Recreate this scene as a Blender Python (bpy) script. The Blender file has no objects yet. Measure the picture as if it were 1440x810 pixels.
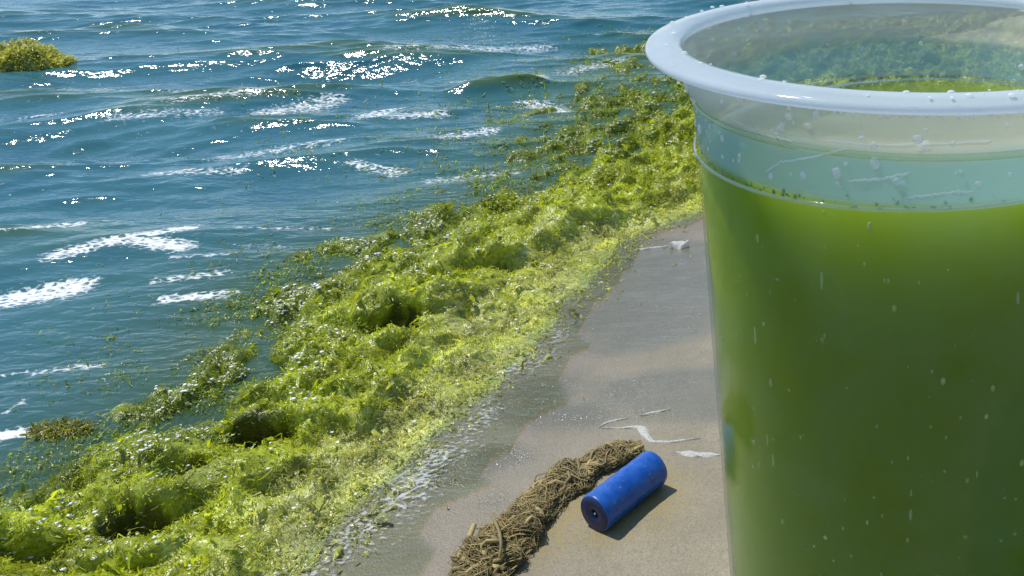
import bpy, bmesh, math, random
import numpy as np
from mathutils import Vector, Matrix, Quaternion

random.seed(7)
R = np.random.default_rng(11)
scene = bpy.context.scene
col = scene.collection

# ------------------------------------------------------------------ camera
CAM_H, PITCH = 0.35, math.radians(15.0)
FPX, PPX, PPY = 1325.0, 1200.0, 130.0        # focal length and optical centre, in 1440-wide picture units (an off-centre crop)
cam_d = bpy.data.cameras.new("camera")
cam = bpy.data.objects.new("camera", cam_d)
col.objects.link(cam)
cam.location = (0, 0, CAM_H)
cam.rotation_euler = (math.pi / 2 - PITCH, 0, 0)
cam_d.sensor_fit = 'HORIZONTAL'
cam_d.sensor_width = 36.0
cam_d.lens = 36.0 * FPX / 1440
cam_d.shift_x = -(PPX - 720) / 1440
cam_d.shift_y = (PPY - 405) / 1440
cam_d.clip_start = 0.01
cam_d.clip_end = 3000
scene.camera = cam

# ------------------------------------------------------------------ light
SUN_AZ, SUN_EL = math.radians(-64), math.radians(62)      # azimuth from +Y towards +X
sun_dir = Vector((math.sin(SUN_AZ) * math.cos(SUN_EL), math.cos(SUN_AZ) * math.cos(SUN_EL), math.sin(SUN_EL)))
world = bpy.data.worlds.new("World")
scene.world = world
world.use_nodes = True
wn = world.node_tree
sky = wn.nodes.new('ShaderNodeTexSky')
sky.sky_type = 'NISHITA'
sky.sun_disc = False
sky.sun_elevation = SUN_EL
sky.sun_rotation = SUN_AZ
sky.air_density = 1.0
sky.dust_density = 0.1
sky.ozone_density = 2.0
wn.links.new(sky.outputs[0], wn.nodes['Background'].inputs[0])
wn.nodes['Background'].inputs[1].default_value = 0.15
sl = bpy.data.lights.new("sun", 'SUN')
sl.energy = 4.2
sl.angle = math.radians(0.5)
sl.color = (1.0, 0.95, 0.87)
so = bpy.data.objects.new("sun", sl)
col.objects.link(so)
so.rotation_euler = sun_dir.to_track_quat('Z', 'Y').to_euler()

vs = scene.view_settings
vs.view_transform = 'Standard'
vs.look = 'None'
vs.exposure = 0.12
vs.gamma = 1.0
scene.cycles.use_denoising = True
scene.cycles.max_bounces = 12
scene.cycles.transparent_max_bounces = 24
scene.cycles.volume_bounces = 6
scene.cycles.caustics_reflective = False
scene.cycles.caustics_refractive = False
scene.cycles.sample_clamp_indirect = 6

# ------------------------------------------------------------------ helpers
def ground(px, py, z=0.0):
    """world point at height z for a place measured on the photograph"""
    u, v = (px - PPX) / FPX, (PPY - py) / FPX
    d = (u, math.cos(PITCH) + v * math.sin(PITCH), -math.sin(PITCH) + v * math.cos(PITCH))
    t = (z - CAM_H) / d[2]
    return np.array([d[0] * t, d[1] * t, z])

def hash2(ix, iy, seed):
    h = (ix.astype(np.int64) * 374761393 + iy.astype(np.int64) * 668265263 + seed * 974634777) & 0xFFFFFFFF
    h = ((h ^ (h >> 13)) * 1274126177) & 0xFFFFFFFF
    h = ((h ^ (h >> 16)) * 2246822519) & 0xFFFFFFFF
    return ((h ^ (h >> 15)) & 0xFFFFFF) / float(0xFFFFFF)

def vnoise(x, y, seed=0):
    """gradient noise, about -1..1"""
    x = np.asarray(x, float); y = np.asarray(y, float)
    ix = np.floor(x); iy = np.floor(y)
    fx = x - ix; fy = y - iy
    u = fx * fx * fx * (fx * (fx * 6 - 15) + 10); v = fy * fy * fy * (fy * (fy * 6 - 15) + 10)
    def gr(dx, dy):
        a = hash2(ix + dx, iy + dy, seed) * 2 * math.pi
        return np.cos(a) * (fx - dx) + np.sin(a) * (fy - dy)
    a = gr(0, 0) * (1 - u) + gr(1, 0) * u
    b = gr(0, 1) * (1 - u) + gr(1, 1) * u
    return (a * (1 - v) + b * v) * 1.5

def fbm(x, y, seed=0, octv=3, gain=.5):
    s = 0; a = 1; f = 1; t = 0
    for i in range(octv):
        s = s + a * vnoise(x * f + i * 17.3, y * f - i * 9.1, seed + i * 31); t += a
        a *= gain; f *= 2.03
    return s / t

def sstep(a, b, x):
    t = np.clip((x - a) / (b - a), 0, 1)
    return t * t * (3 - 2 * t)

def mesh_np(name, verts, quads=None, tris=None, smooth=True):
    me = bpy.data.meshes.new(name)
    verts = np.asarray(verts, np.float32)
    nq = 0 if quads is None else len(quads); nt = 0 if tris is None else len(tris)
    me.vertices.add(len(verts)); me.vertices.foreach_set('co', verts.ravel())
    li = []; tot = []
    if nq: li.append(np.asarray(quads, np.int32).ravel()); tot.append(np.full(nq, 4, np.int32))
    if nt: li.append(np.asarray(tris, np.int32).ravel()); tot.append(np.full(nt, 3, np.int32))
    li = np.concatenate(li); tot = np.concatenate(tot)
    me.loops.add(len(li)); me.loops.foreach_set('vertex_index', li)
    me.polygons.add(len(tot))
    start = np.concatenate([[0], np.cumsum(tot)[:-1]]).astype(np.int32)
    me.polygons.foreach_set('loop_start', start)
    me.polygons.foreach_set('loop_total', tot)
    me.polygons.foreach_set('use_smooth', np.full(len(tot), smooth))
    me.update(calc_edges=True)
    me.validate()
    return me

def attr_f(me, name, vals):
    a = me.attributes.new(name, 'FLOAT', 'POINT'); a.data.foreach_set('value', np.asarray(vals, np.float32).ravel())

def attr_c(me, name, rgb):
    a = me.attributes.new(name, 'FLOAT_COLOR', 'POINT')
    rgba = np.concatenate([rgb, np.ones((len(rgb), 1))], 1)
    a.data.foreach_set('color', rgba.astype(np.float32).ravel())

def obj(name, me, mat=None, parent=None, label=None, cat=None, group=None, kind=None, loc=None):
    o = bpy.data.objects.new(name, me); col.objects.link(o)
    if mat is not None and me is not None: me.materials.append(mat)
    if parent is not None: o.parent = parent
    if label: o['label'] = label
    if cat: o['category'] = cat
    if group: o['group'] = group
    if kind: o['kind'] = kind
    if loc is not None: o.location = loc
    return o

def bm_mesh(name, bm, smooth=True):
    me = bpy.data.meshes.new(name); bm.to_mesh(me); bm.free()
    if smooth: me.polygons.foreach_set('use_smooth', [True] * len(me.polygons))
    return me

class NT:
    def __init__(self, name):
        self.m = bpy.data.materials.new(name); self.m.use_nodes = True
        self.t = self.m.node_tree; self.t.nodes.clear()
        self.out = self.n('ShaderNodeOutputMaterial')
    def n(self, typ, **kw):
        nd = self.t.nodes.new(typ)
        for k, v in kw.items():
            if k.startswith('_'): setattr(nd, k[1:], v)
            else:
                s = nd.inputs[k.replace('__', ' ')]
                self.set(s, v)
        return nd
    def set(self, s, v):
        if isinstance(v, bpy.types.NodeSocket): self.t.links.new(v, s)
        elif isinstance(v, (tuple, list)) and len(v) == 3 and s.type == 'RGBA': s.default_value = (*v, 1)
        else: s.default_value = v
    def attr(self, name, color=False):
        a = self.n('ShaderNodeAttribute', _attribute_name=name)
        return a.outputs['Color' if color else 'Fac']
    def pos(self):
        return self.n('ShaderNodeNewGeometry').outputs['Position']
    def mapping(self, vec, scale, rot=(0, 0, 0)):
        m = self.n('ShaderNodeMapping', Vector=vec); m.inputs['Scale'].default_value = scale; m.inputs['Rotation'].default_value = rot
        return m.outputs[0]
    def noise(self, vec, scale, detail=3, rough=.5, dist=0.0):
        nd = self.n('ShaderNodeTexNoise', Vector=vec, Scale=scale, Detail=detail, Roughness=rough, Distortion=dist)
        return nd.outputs['Fac']
    def ramp(self, fac, stops):
        r = self.n('ShaderNodeValToRGB', Fac=fac); e = r.color_ramp.elements
        while len(e) < len(stops): e.new(0.5)
        for el, (p, c) in zip(e, stops):
            el.position = p; el.color = (*c, 1) if len(c) == 3 else c
        return r.outputs[0]
    def math(self, op, a, b=0.0, clamp=False):
        m = self.n('ShaderNodeMath', _operation=op, _use_clamp=clamp); self.set(m.inputs[0], a); self.set(m.inputs[1], b); return m.outputs[0]
    def mixc(self, f, a, b, blend='MIX'):
        m = self.n('ShaderNodeMix', _data_type='RGBA', _blend_type=blend)
        self.set(m.inputs[0], f); self.set(m.inputs[6], a); self.set(m.inputs[7], b); return m.outputs[2]
    def mixs(self, f, a, b):
        m = self.n('ShaderNodeMixShader'); self.set(m.inputs[0], f); self.set(m.inputs[1], a); self.set(m.inputs[2], b); return m.outputs[0]
    def maprange(self, v, a, b, c=0.0, d=1.0, smooth=True):
        m = self.n('ShaderNodeMapRange', _interpolation_type='SMOOTHSTEP' if smooth else 'LINEAR')
        self.set(m.inputs[0], v); m.inputs[1].default_value = a; m.inputs[2].default_value = b; m.inputs[3].default_value = c; m.inputs[4].default_value = d
        return m.outputs[0]
    def bump(self, h, dist, strength=1.0, normal=None):
        b = self.n('ShaderNodeBump', Height=h, Distance=dist, Strength=strength)
        if normal is not None: self.set(b.inputs['Normal'], normal)
        return b.outputs[0]
    def schlick(self, f0=.03, normal=None):
        lw = self.n('ShaderNodeLayerWeight', Blend=.5)
        if normal is not None: self.set(lw.inputs['Normal'], normal)
        return self.math('ADD', self.math('MULTIPLY', self.math('POWER', lw.outputs['Facing'], 5.0), .5), f0, True)
    def done(self, shader, vol=None):
        if shader is not None: self.t.links.new(shader, self.out.inputs['Surface'])
        if vol is not None: self.t.links.new(vol, self.out.inputs['Volume'])
        return self.m

# ------------------------------------------------------------------ shore layout (plan, metres)
def poly(pts, d0, d1):
    p = np.array([ground(a, b)[:2] for a, b in pts])
    p = np.concatenate([[p[0] - np.array(d0) * 12], p, [p[-1] + np.array(d1) * 90]])
    return p[:, 1], p[:, 0]
SE_Y, SE_X = poly([(440, 800), (590, 640), (740, 500), (870, 350), (985, 300), (1150, 235), (1300, 170)], (.45, .9), (.75, .66))
WE_Y, WE_X = poly([(-60, 690), (0, 655), (190, 600), (270, 480), (340, 400), (500, 330), (700, 250), (760, 190), (860, 85), (960, 55), (1100, 25)], (.45, .9), (.6, .8))
def xs_(y): return np.interp(y, SE_Y, SE_X)
def xe_(y): return np.interp(y, WE_Y, WE_X)
def shore(x, y):                      # >0 seaward of the sand edge
    return (xs_(y) - x) * .85
def sand_z(x, y):
    s = shore(x, y)
    z = np.where(s < 0, .005 + .045 * np.minimum(-s, .5), .005 - .16 * s)
    z = np.maximum(z, -.12)
    fade = np.exp(-np.maximum(np.hypot(x, y - .8) - 1.5, 0))
    w = sstep(.02, -.06, s)
    z = z + fade * w * (.0022 * fbm(x * 7 + 3 * 0, y * 15, 5, 3) + .0006 * fbm(x * 40, y * 60, 9, 2))
    return z

# waves: many small trains, crests roughly along X
waves = []
for i in range(46):
    lam = .035 * (11 ** (R.random() ** 1.1))
    k = 2 * math.pi / lam
    th = math.radians(-80 + R.normal() * 17)      # travel direction
    a = .0150 * lam ** 1.35 * (.5 + R.random())
    waves.append((k * math.cos(th), k * math.sin(th), a, R.random() * 6.28, math.cos(th), math.sin(th)))
for i in range(26):                                    # short wind ripples
    lam = .018 + .03 * R.random(); k = 2 * math.pi / lam; th = math.radians(-84 + R.normal() * 15); a = .0060 * lam * (.5 + R.random())
    waves.append((k * math.cos(th), k * math.sin(th), a, R.random() * 6.28, math.cos(th), math.sin(th)))
RIDGES = [(630, 770, 122, .019, .045), (100, 240, 42, .010, .045), (230, 460, 32, .010, .045), (600, 780, 22, .009, .05), (540, 680, 155, .006, .035),
          (60, 220, 190, .006, .04), (830, 930, 80, .008, .05), (210, 400, 262, .004, .03)]
RG = []
for (x0, x1, py, a, w) in RIDGES:
    p0, p1 = ground(x0, py), ground(x1, py)
    RG.append(((p0 + p1) / 2, abs(p1[0] - p0[0]) / 2, a, w))
def wave_amp(x, y):
    s = shore(x, y)
    return (.12 + .88 * sstep(.10, .55, s)) * np.exp(-np.maximum(np.hypot(x, y - 1) - 4, 0) * .05)
def wave(x, y):
    A = wave_amp(x, y)
    z = 0; dx = 0; dy = 0
    env = .75 + .6 * vnoise(x * 3, y * 4, 77)
    for kx, ky, a, ph, c, s_ in waves:
        p = kx * x + ky * y + ph
        z = z + a * np.cos(p); q = .9 * a * np.sin(p)
        dx = dx - q * c; dy = dy - q * s_
    z = z * env
    for c, hw, a, w in RG:
        u = (x - c[0]) / (hw * .8); v = (y - c[1] - .02 * np.sin(x * 14 + c[1])) / w
        e = np.exp(-u * u * u * u)
        vv = np.where(v < 0, v * 1.9, v)          # steeper on the landward face
        z = z + a * e * (np.exp(-vv * vv) - .25 * np.exp(-(v + .9) ** 2))
    return dx * A, dy * A, z * A - .002

# ------------------------------------------------------------------ materials
def mat_sand():
    m = NT('wet_sand'); p = m.pos()
    wet = m.attr('wet'); film = m.attr('film'); stain = m.attr('stain')
    n1 = m.noise(p, 26, 4, .6); n2 = m.noise(p, 900, 2, .7); n3 = m.noise(p, 300, 3, .7)
    c = m.ramp(n1, [(.3, (.212, .188, .128)), (.7, (.275, .242, .17))])
    g = m.ramp(n2, [(.28, (.45, .45, .45)), (.5, (1, 1, 1)), (.72, (1.4, 1.37, 1.3))])
    c = m.mixc(.5, c, g, 'MULTIPLY')
    g3 = m.ramp(n3, [(.3, (.7, .7, .7)), (.6, (1.1, 1.1, 1.1))])
    c = m.mixc(.35, c, g3, 'MULTIPLY')
    c = m.mixc(m.math('MULTIPLY', wet, .6), c, (.15, .115, .075))
    c = m.mixc(m.math('MULTIPLY', film, .62), c, (.115, .11, .062))
    sn = m.math('MULTIPLY', stain, m.maprange(n3, .35, .65))
    c = m.mixc(m.math('MULTIPLY', sn, .95), c, (.26, .19, .02))
    ro = m.math('SUBTRACT', .72, m.math('ADD', m.math('MULTIPLY', wet, .3), m.math('MULTIPLY', film, .38)), True)
    b = m.bump(n2, .0006, .8); b = m.bump(n3, .0005, .5, b)
    bs = m.n('ShaderNodeBsdfPrincipled', Base__Color=c, Roughness=ro, Normal=b)
    # thin standing water film
    rip = m.noise(m.mapping(p, (30, 90, 1)), 1.0, 3, .6)
    b2 = m.bump(rip, .004, .5)
    gl = m.n('ShaderNodeBsdfGlossy', Roughness=.07, Normal=b2)
    fr = m.n('ShaderNodeFresnel', IOR=1.33, Normal=b2).outputs[0]
    return m.done(m.mixs(m.math('MULTIPLY', fr, m.math('MAXIMUM', film, m.math('MULTIPLY', wet, .55))), bs.outputs[0], gl.outputs[0]))

def foam_mask(m, p, foam, wash):
    pm = m.mapping(p, (1.0, 1.7, 1.0), (0, 0, math.radians(18)))
    d = m.n('ShaderNodeTexNoise', Vector=pm, Scale=14.0, Detail=2.0)
    wv = m.n('ShaderNodeVectorMath', _operation='MULTIPLY_ADD'); m.set(wv.inputs[0], d.outputs['Color']); wv.inputs[1].default_value = (.03, .03, 0); m.set(wv.inputs[2], pm)
    n = m.noise(wv.outputs[0], 130, 6, .70)
    nw = m.noise(wv.outputs[0], 330, 5, .7); mx = m.n('ShaderNodeMix', _data_type='FLOAT'); m.set(mx.inputs[0], wash); m.set(mx.inputs[2], n); m.set(mx.inputs[3], nw); n = mx.outputs[0]
    v = m.n('ShaderNodeTexVoronoi', Vector=wv.outputs[0], Scale=120.0, _feature='DISTANCE_TO_EDGE').outputs['Distance']
    lace = m.math('SUBTRACT', 1.0, m.maprange(v, .03, .30))
    h = m.math('ADD', m.math('MULTIPLY', n, .9), m.math('MULTIPLY', lace, .16))
    th = m.math('ADD', h, m.math('MULTIPLY', foam, .62))
    return m.maprange(th, .92, 1.14)

def mat_sea():
    m = NT('sea_water'); p = m.pos()
    op = m.attr('opac'); foam = m.attr('foam'); green = m.attr('green')
    pr = m.mapping(p, (1, 2.3, 1), (0, 0, math.radians(-8)))
    r1 = m.noise(pr, 46, 2, .5, .4); r2 = m.noise(pr, 120, 3, .6, .3)
    b = m.bump(r1, .0034, .6); b = m.bump(r2, .0006, .5, b)
    cn = m.noise(p, 9, 3)
    c = m.ramp(cn, [(.3, (.020, .102, .138)), (.7, (.034, .132, .150))])
    c = m.mixc(green, c, (.045, .095, .030))
    df = m.n('ShaderNodeBsdfDiffuse', Color=c)
    tr = m.n('ShaderNodeBsdfTransparent', Color=(.86, .93, .86))
    body = m.mixs(op, tr.outputs[0], df.outputs[0])
    gl = m.n('ShaderNodeBsdfGlossy', Color=(1, 1, 1), Roughness=.08, Normal=b)
    fr = m.n('ShaderNodeFresnel', IOR=1.34, Normal=b).outputs[0]
    w = m.mixs(fr, body, gl.outputs[0])
    fm = foam_mask(m, p, foam, m.attr('wash'))
    fm = m.math('MULTIPLY', fm, m.math('SUBTRACT', 1.0, m.math('MULTIPLY', m.attr('wash'), .4)))
    bf = m.bump(fm, .0012, .3)
    fo = m.n('ShaderNodeBsdfPrincipled', Base__Color=(.80, .82, .82), Roughness=.5, Normal=bf)
    return m.done(m.mixs(m.math('MULTIPLY', fm, .82), w, fo.outputs[0]))

def mat_foam(name='sea_foam', holes=False):
    m = NT(name); p = m.pos()
    n = m.noise(p, 700, 3, .7)
    c = m.ramp(n, [(.3, (.62, .62, .56)), (.6, (.84, .84, .80))])
    bs = m.n('ShaderNodeBsdfPrincipled', Base__Color=c, Roughness=.35, Normal=m.bump(n, .0008, .8))
    tl = m.n('ShaderNodeBsdfTranslucent', Color=c)
    sh = m.mixs(.45, bs.outputs[0], tl.outputs[0])
    if holes: sh = m.mixs(m.maprange(m.noise(p, 420, 4, .7), .30, .46), m.n('ShaderNodeBsdfTransparent').outputs[0], sh)
    return m.done(sh)

def mat_algae(name='green_algae', trans=.5, rough=.22):
    m = NT(name); p = m.pos()
    tint = m.attr('tint', True)
    n = m.noise(p, 420, 3, .6)
    c = m.mixc(.7, tint, m.ramp(n, [(.3, (.55, .6, .5)), (.65, (1.25, 1.2, 1.1))]), 'MULTIPLY')
    bp = m.bump(n, .0010, .7)
    bp = m.bump(m.noise(p, 160, 3, .6), .0022, .7, bp)
    bs = m.n('ShaderNodeBsdfPrincipled', Base__Color=c, Roughness=rough, Normal=bp)
    bs.inputs['Specular IOR Level'].default_value = .55
    ct = m.mixc(1.0, c, (1.35, 1.25, .5), 'MULTIPLY')
    tl = m.n('ShaderNodeBsdfTranslucent', Color=ct)
    return m.done(m.mixs(trans, bs.outputs[0], tl.outputs[0]))

def mat_simple(name, c, rough=.5, noise=None, bump=0.0, scale=200, spec=.5):
    m = NT(name); p = m.pos()
    n = m.noise(p, scale, 4, .65)
    cc = m.mixc(.6, c, m.ramp(n, [(.3, (.6, .6, .6)), (.7, (1.3, 1.3, 1.3))]), 'MULTIPLY')
    bs = m.n('ShaderNodeBsdfPrincipled', Base__Color=cc, Roughness=rough)
    bs.inputs['Specular IOR Level'].default_value = spec
    if bump: m.set(bs.inputs['Normal'], m.bump(n, bump, .8))
    return m.done(bs.outputs[0])

def mat_float():
    m = NT('worn_blue_plastic'); p = m.pos()
    n = m.noise(p, 140, 4, .65); g = m.noise(p, 620, 3, .7); w = m.noise(p, 60, 3, .6)
    c = m.ramp(n, [(.3, (.004, .058, .29)), (.7, (.008, .095, .42))])
    c = m.mixc(m.math('MULTIPLY', m.maprange(w, .52, .70), .35), c, (.03, .13, .40))
    c = m.mixc(m.math('MULTIPLY', m.maprange(g, .64, .70), .8), c, (.28, .24, .17))
    bs = m.n('ShaderNodeBsdfPrincipled', Base__Color=c, Roughness=m.maprange(n, .3, .7, .22, .45), Normal=m.bump(n, .0006, .6))
    return m.done(bs.outputs[0])

def mat_plastic(name, clear, tint, body, rough=.12, fog=None):
    m = NT(name); p = m.pos()
    n = m.noise(p, 35, 3, .6)
    tr = m.n('ShaderNodeBsdfTransparent', Color=tint)
    if fog:
        zz = m.n('ShaderNodeSeparateXYZ', Vector=p).outputs[2]
        body = m.mixc(m.maprange(m.math('ADD', zz, m.math('MULTIPLY', n, .012)), .262, .272), body, fog[2])  # teal below the ledge: the water's sky reflection put into the plastic's colour
    tl = m.n('ShaderNodeBsdfTranslucent', Color=body); df = m.n('ShaderNodeBsdfDiffuse', Color=body)
    mk = m.mixs(.5, tl.outputs[0], df.outputs[0])
    f = m.math('ADD', m.math('MULTIPLY', m.math('SUBTRACT', n, .5), .12), clear, True)
    if fog:                                 # condensation on the dry wall above the water
        z = m.n('ShaderNodeSeparateXYZ', Vector=p).outputs[2]
        f = m.math('SUBTRACT', f, m.math('MULTIPLY', m.maprange(z, fog[0], fog[0] + .004), fog[1]), True)
    b = m.mixs(f, mk, tr.outputs[0])
    bp = m.bump(m.noise(p, 60, 2), .002, .25)
    gl = m.n('ShaderNodeBsdfGlossy', Roughness=rough, Normal=bp)
    fr = m.schlick(.014, bp)
    return m.done(m.mixs(fr, b, gl.outputs[0]))

def mat_liquid(name):
    m = NT(name); p = m.pos()
    b = m.bump(m.noise(p, 40, 2), .002, .3)
    tr = m.n('ShaderNodeBsdfTransparent', Color=(1, 1, 1))
    gl = m.n('ShaderNodeBsdfGlossy', Roughness=.06, Normal=b)
    nz = m.n('ShaderNodeSeparateXYZ', Vector=m.n('ShaderNodeNewGeometry').outputs['True Normal']).outputs[2]
    top = m.maprange(m.math('ABSOLUTE', nz), .75, .85)          # bare surface against air; the sides lie against the wall
    fr = m.math('MULTIPLY', m.schlick(.006, b), m.math('ADD', m.math('MULTIPLY', top, 1.1), .6))
    sc = m.n('ShaderNodeVolumeScatter', Color=(.47, .61, .012), Density=66.0, Anisotropy=0.0)
    ab = m.n('ShaderNodeVolumeAbsorption', Color=(.22, .42, .08), Density=60.0)
    ad = m.n('ShaderNodeAddShader'); m.set(ad.inputs[0], sc.outputs[0]); m.set(ad.inputs[1], ab.outputs[0])
    return m.done(m.mixs(fr, tr.outputs[0], gl.outputs[0]), ad.outputs[0])

M_SAND, M_SEA, M_FOAM, M_ALG = mat_sand(), mat_sea(), mat_foam(), mat_algae()
M_LACE = mat_foam('thin_lacy_foam', True)
M_GLINT = mat_simple('white_glints', (.82, .83, .80), .25, scale=50)
M_BED = mat_algae('algae_mass', .28, .24)
M_WALL = mat_plastic('milky_clear_plastic', .97, (.96, .985, .985), (.44, .70, .74), .12, (.243, .42, (.80, .79, .73)))
M_RIM = mat_plastic('pale_blue_plastic', .42, (.88, .94, .99), (.80, .88, .95), .12)
M_LIQ = mat_liquid('green_water')
M_DROP = mat_plastic('water_drop', .45, (.97, 1, 1), (.95, .97, .97), .03)
M_RING = mat_plastic('wet_line', .55, (.95, 1, 1), (.75, .85, .88), .1)
M_SCUFF = mat_plastic('plastic_scuff', .82, (.95, 1, .9), (.75, .8, .7), .3)
M_BLUE = mat_float()
M_NAVY_SHADE = mat_simple('navy_end_shade', (.004, .012, .06), .5, bump=.0003, scale=500)  # float ends: shade on the end faces put into a darker blue
M_DARK = mat_simple('dark_bore', (.01, .01, .015), .7)
M_WHITE = mat_simple('white_speck', (.75, .75, .72), .4)
M_ROPE = mat_simple('old_rope_fibre', (.21, .165, .068), .6, scale=160, spec=.4)
M_ROPE2 = mat_simple('pale_rope_fibre', (.38, .30, .13), .65, scale=260, spec=.2)
M_ROPE3 = mat_simple('dark_rope_core', (.045, .033, .016), .9, bump=.002, scale=200, spec=.1)

# ------------------------------------------------------------------ ground sheets
def axis(lo, hi, step, far):
    c = list(np.arange(lo, hi + 1e-9, step))
    s = step; a = c[-1]; up = []
    while a < far: s *= 1.35; a += s; up.append(a)
    s = step; a = c[0]; dn = []
    while a > -far: s *= 1.35; a -= s; dn.append(a)
    return np.array(dn[::-1] + c + up)

def grid(ax, ay):
    X, Y = np.meshgrid(ax, ay); nx, ny = len(ax), len(ay)
    i = np.arange(nx * ny).reshape(ny, nx)
    q = np.stack([i[:-1, :-1], i[:-1, 1:], i[1:, 1:], i[1:, :-1]], -1).reshape(-1, 4)
    return X.ravel(), Y.ravel(), q

def compact(verts, quads, *attrs):
    used = np.unique(quads); mp = np.zeros(len(verts), int); mp[used] = np.arange(len(used))
    return (verts[used], mp[quads]) + tuple(a[used] for a in attrs)

X, Y, Q = grid(axis(-.5, .9, .004, 400), axis(.25, 1.9, .005, 900))
Z = sand_z(X, Y)
S = shore(X, Y)
wet = sstep(-.16 + .05 * fbm(X * 9, Y * 14, 3), -.0, S + .03 * fbm(X * 12, Y * 25, 4))
# shallow films left by the last wash
fl = np.zeros_like(X)
for (px, py, rx, ry, a) in [(930, 440, .07, .10, 1), (905, 380, .07, .06, 1), (960, 565, .075, .03, 1), (990, 600, .06, .018, .95), (700, 660, .03, .022, .75), (655, 690, .035, .012, .6), (850, 560, .05, .03, .6), (600, 670, .03, .03, .7), (800, 600, .05, .03, .75), (760, 560, .05, .05, .7), (700, 720, .02, .02, .5)]:
    c = ground(px, py)
    d = ((X - c[0]) / rx) ** 2 + ((Y - c[1]) / ry) ** 2
    fl = np.maximum(fl, a * np.exp(-d * .9))
fl = sstep(.28, .75, fl + .22 * fbm(X * 14, Y * 40, 21, 3))
band = ground(900, 522)
fl *= 1 - .8 * np.exp(-((Y - band[1] - .12 * (X - band[0])) / .014) ** 2)
st = np.zeros_like(X)
for (px, py, r) in [(905, 725, .022), (800, 735, .02), (770, 770, .018), (930, 700, .012), (860, 770, .012)]:
    c = ground(px, py); st = np.maximum(st, np.exp(-((X - c[0]) ** 2 + (Y - c[1]) ** 2) / r ** 2))
me = mesh_np('sand', np.stack([X, Y, Z], 1), Q)
attr_f(me, 'wet', wet); attr_f(me, 'film', fl); attr_f(me, 'stain', st)
obj('sand', me, M_SAND, kind='structure', label='wet beige sand sloping down to the algae')

X, Y, Q = grid(axis(-1.75, .6, .0046, 400), axis(.25, 2.35, .0038, 900))
S = shore(X, Y)
dx, dy, dz = wave(X, Y)
ex = xe_(Y)
out = (ex - X) * .85                                  # distance seaward of the algae
depth = dz - sand_z(X, Y)
opac = 1 - np.exp(-np.maximum(depth, 0) * 55)
green = .85 * np.exp(-np.maximum(out, 0) / .07) + .8 * sstep(.001, .012, dz) * sstep(.2, .5, S)
green = np.clip(green, 0, 1)
foam = np.zeros_like(X)
for (x0, y0, x1, y1, w, a) in [(70, 368, 270, 322, .018, .9), (180, 345, 255, 350, .02, .9), (0, 335, 120, 318, .014, .8), (0, 420, 95, 405, .024, .95), (225, 420, 320, 412, .012, .85), (215, 395, 310, 385, .012, .75),
                               (50, 515, 150, 505, .008, .75), (0, 520, 60, 510, .006, .7), (0, 607, 45, 603, .010, .95), (10, 575, 30, 560, .008, .7), (240, 365, 320, 358, .008, .7), (340, 320, 470, 318, .008, .68),
                               (330, 345, 420, 345, .008, .6), (150, 170, 300, 160, .03, .68), (250, 150, 360, 140, .03, .72), (380, 155, 470, 140, .04, .78), (100, 220, 200, 214, .02, .66), (220, 240, 330, 240, .02, .72),
                               (310, 215, 480, 195, .03, .70), (520, 165, 570, 150, .03, .82), (560, 165, 620, 160, .03, .76), (490, 230, 560, 240, .02, .74), (600, 250, 720, 240, .02, .68), (560, 75, 760, 65, .06, .70), (640, 112, 760, 110, .02, .78),
                               (740, 140, 790, 150, .03, .8), (480, 120, 560, 105, .04, .72), (630, 195, 690, 185, .03, .76), (30, 165, 75, 163, .015, .7), (800, 100, 880, 85, .04, .7), (200, 130, 260, 135, .02, .6)]:
    p0, p1 = ground(x0, y0), ground(x1, y1); d = p1 - p0; L2 = d[0] ** 2 + d[1] ** 2
    t = np.clip(((X - p0[0]) * d[0] + (Y - p0[1]) * d[1]) / L2, 0, 1)
    r = np.hypot(X - p0[0] - t * d[0], (Y - p0[1] - t * d[1]))
    foam = np.maximum(foam, a * np.exp(-(r / w) ** 2))
foam = np.maximum(foam, .42 * np.exp(-(out / .09) ** 2) * sstep(.5, .9, Y))
foam = np.maximum(foam, (.24 + .24 * vnoise(X * 5, Y * 8, 61)) * sstep(.15, .45, S) * sstep(1.9, 1.3, Y))
foam = np.maximum(foam, (.70 + .30 * vnoise(X * 30, Y * 26, 19)) * np.exp(-((S + .012 + .014 * vnoise(X * 22, Y * 22, 8)) / .034) ** 2) * (.80 + .20 * np.exp(-((Y - .44) / .05) ** 2)) * sstep(.80, .55, Y))   # wash line on the sand
# water lies only as far up the beach as the wash
wz = np.where(S < .02, np.maximum(sand_z(X, Y) + .0012, dz), dz)
lim = -.020 - .014 * sstep(.75, .5, Y) * (1 + .8 * vnoise(X * 13, Y * 13, 37)) + .010 * vnoise(X * 17, Y * 17, 8) + .012 * sstep(.75, .5, Y) * (1 + vnoise(X * 30, Y * 30, 15))*-1
keep = (S > lim)
Qk = Q[keep[Q].all(1)]
V = np.stack([X + dx, Y + dy, wz], 1)
wash = sstep(.06, .03, S)
V, Qk, opac, foam, green, wash = compact(V, Qk, opac, foam, green, wash)
me = mesh_np('sea', V, Qk)
attr_f(me, 'opac', opac); attr_f(me, 'foam', foam); attr_f(me, 'green', green); attr_f(me, 'wash', wash)
obj('sea', me, M_SEA, kind='structure', label='rippled blue green sea water with white foam streaks')

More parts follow.
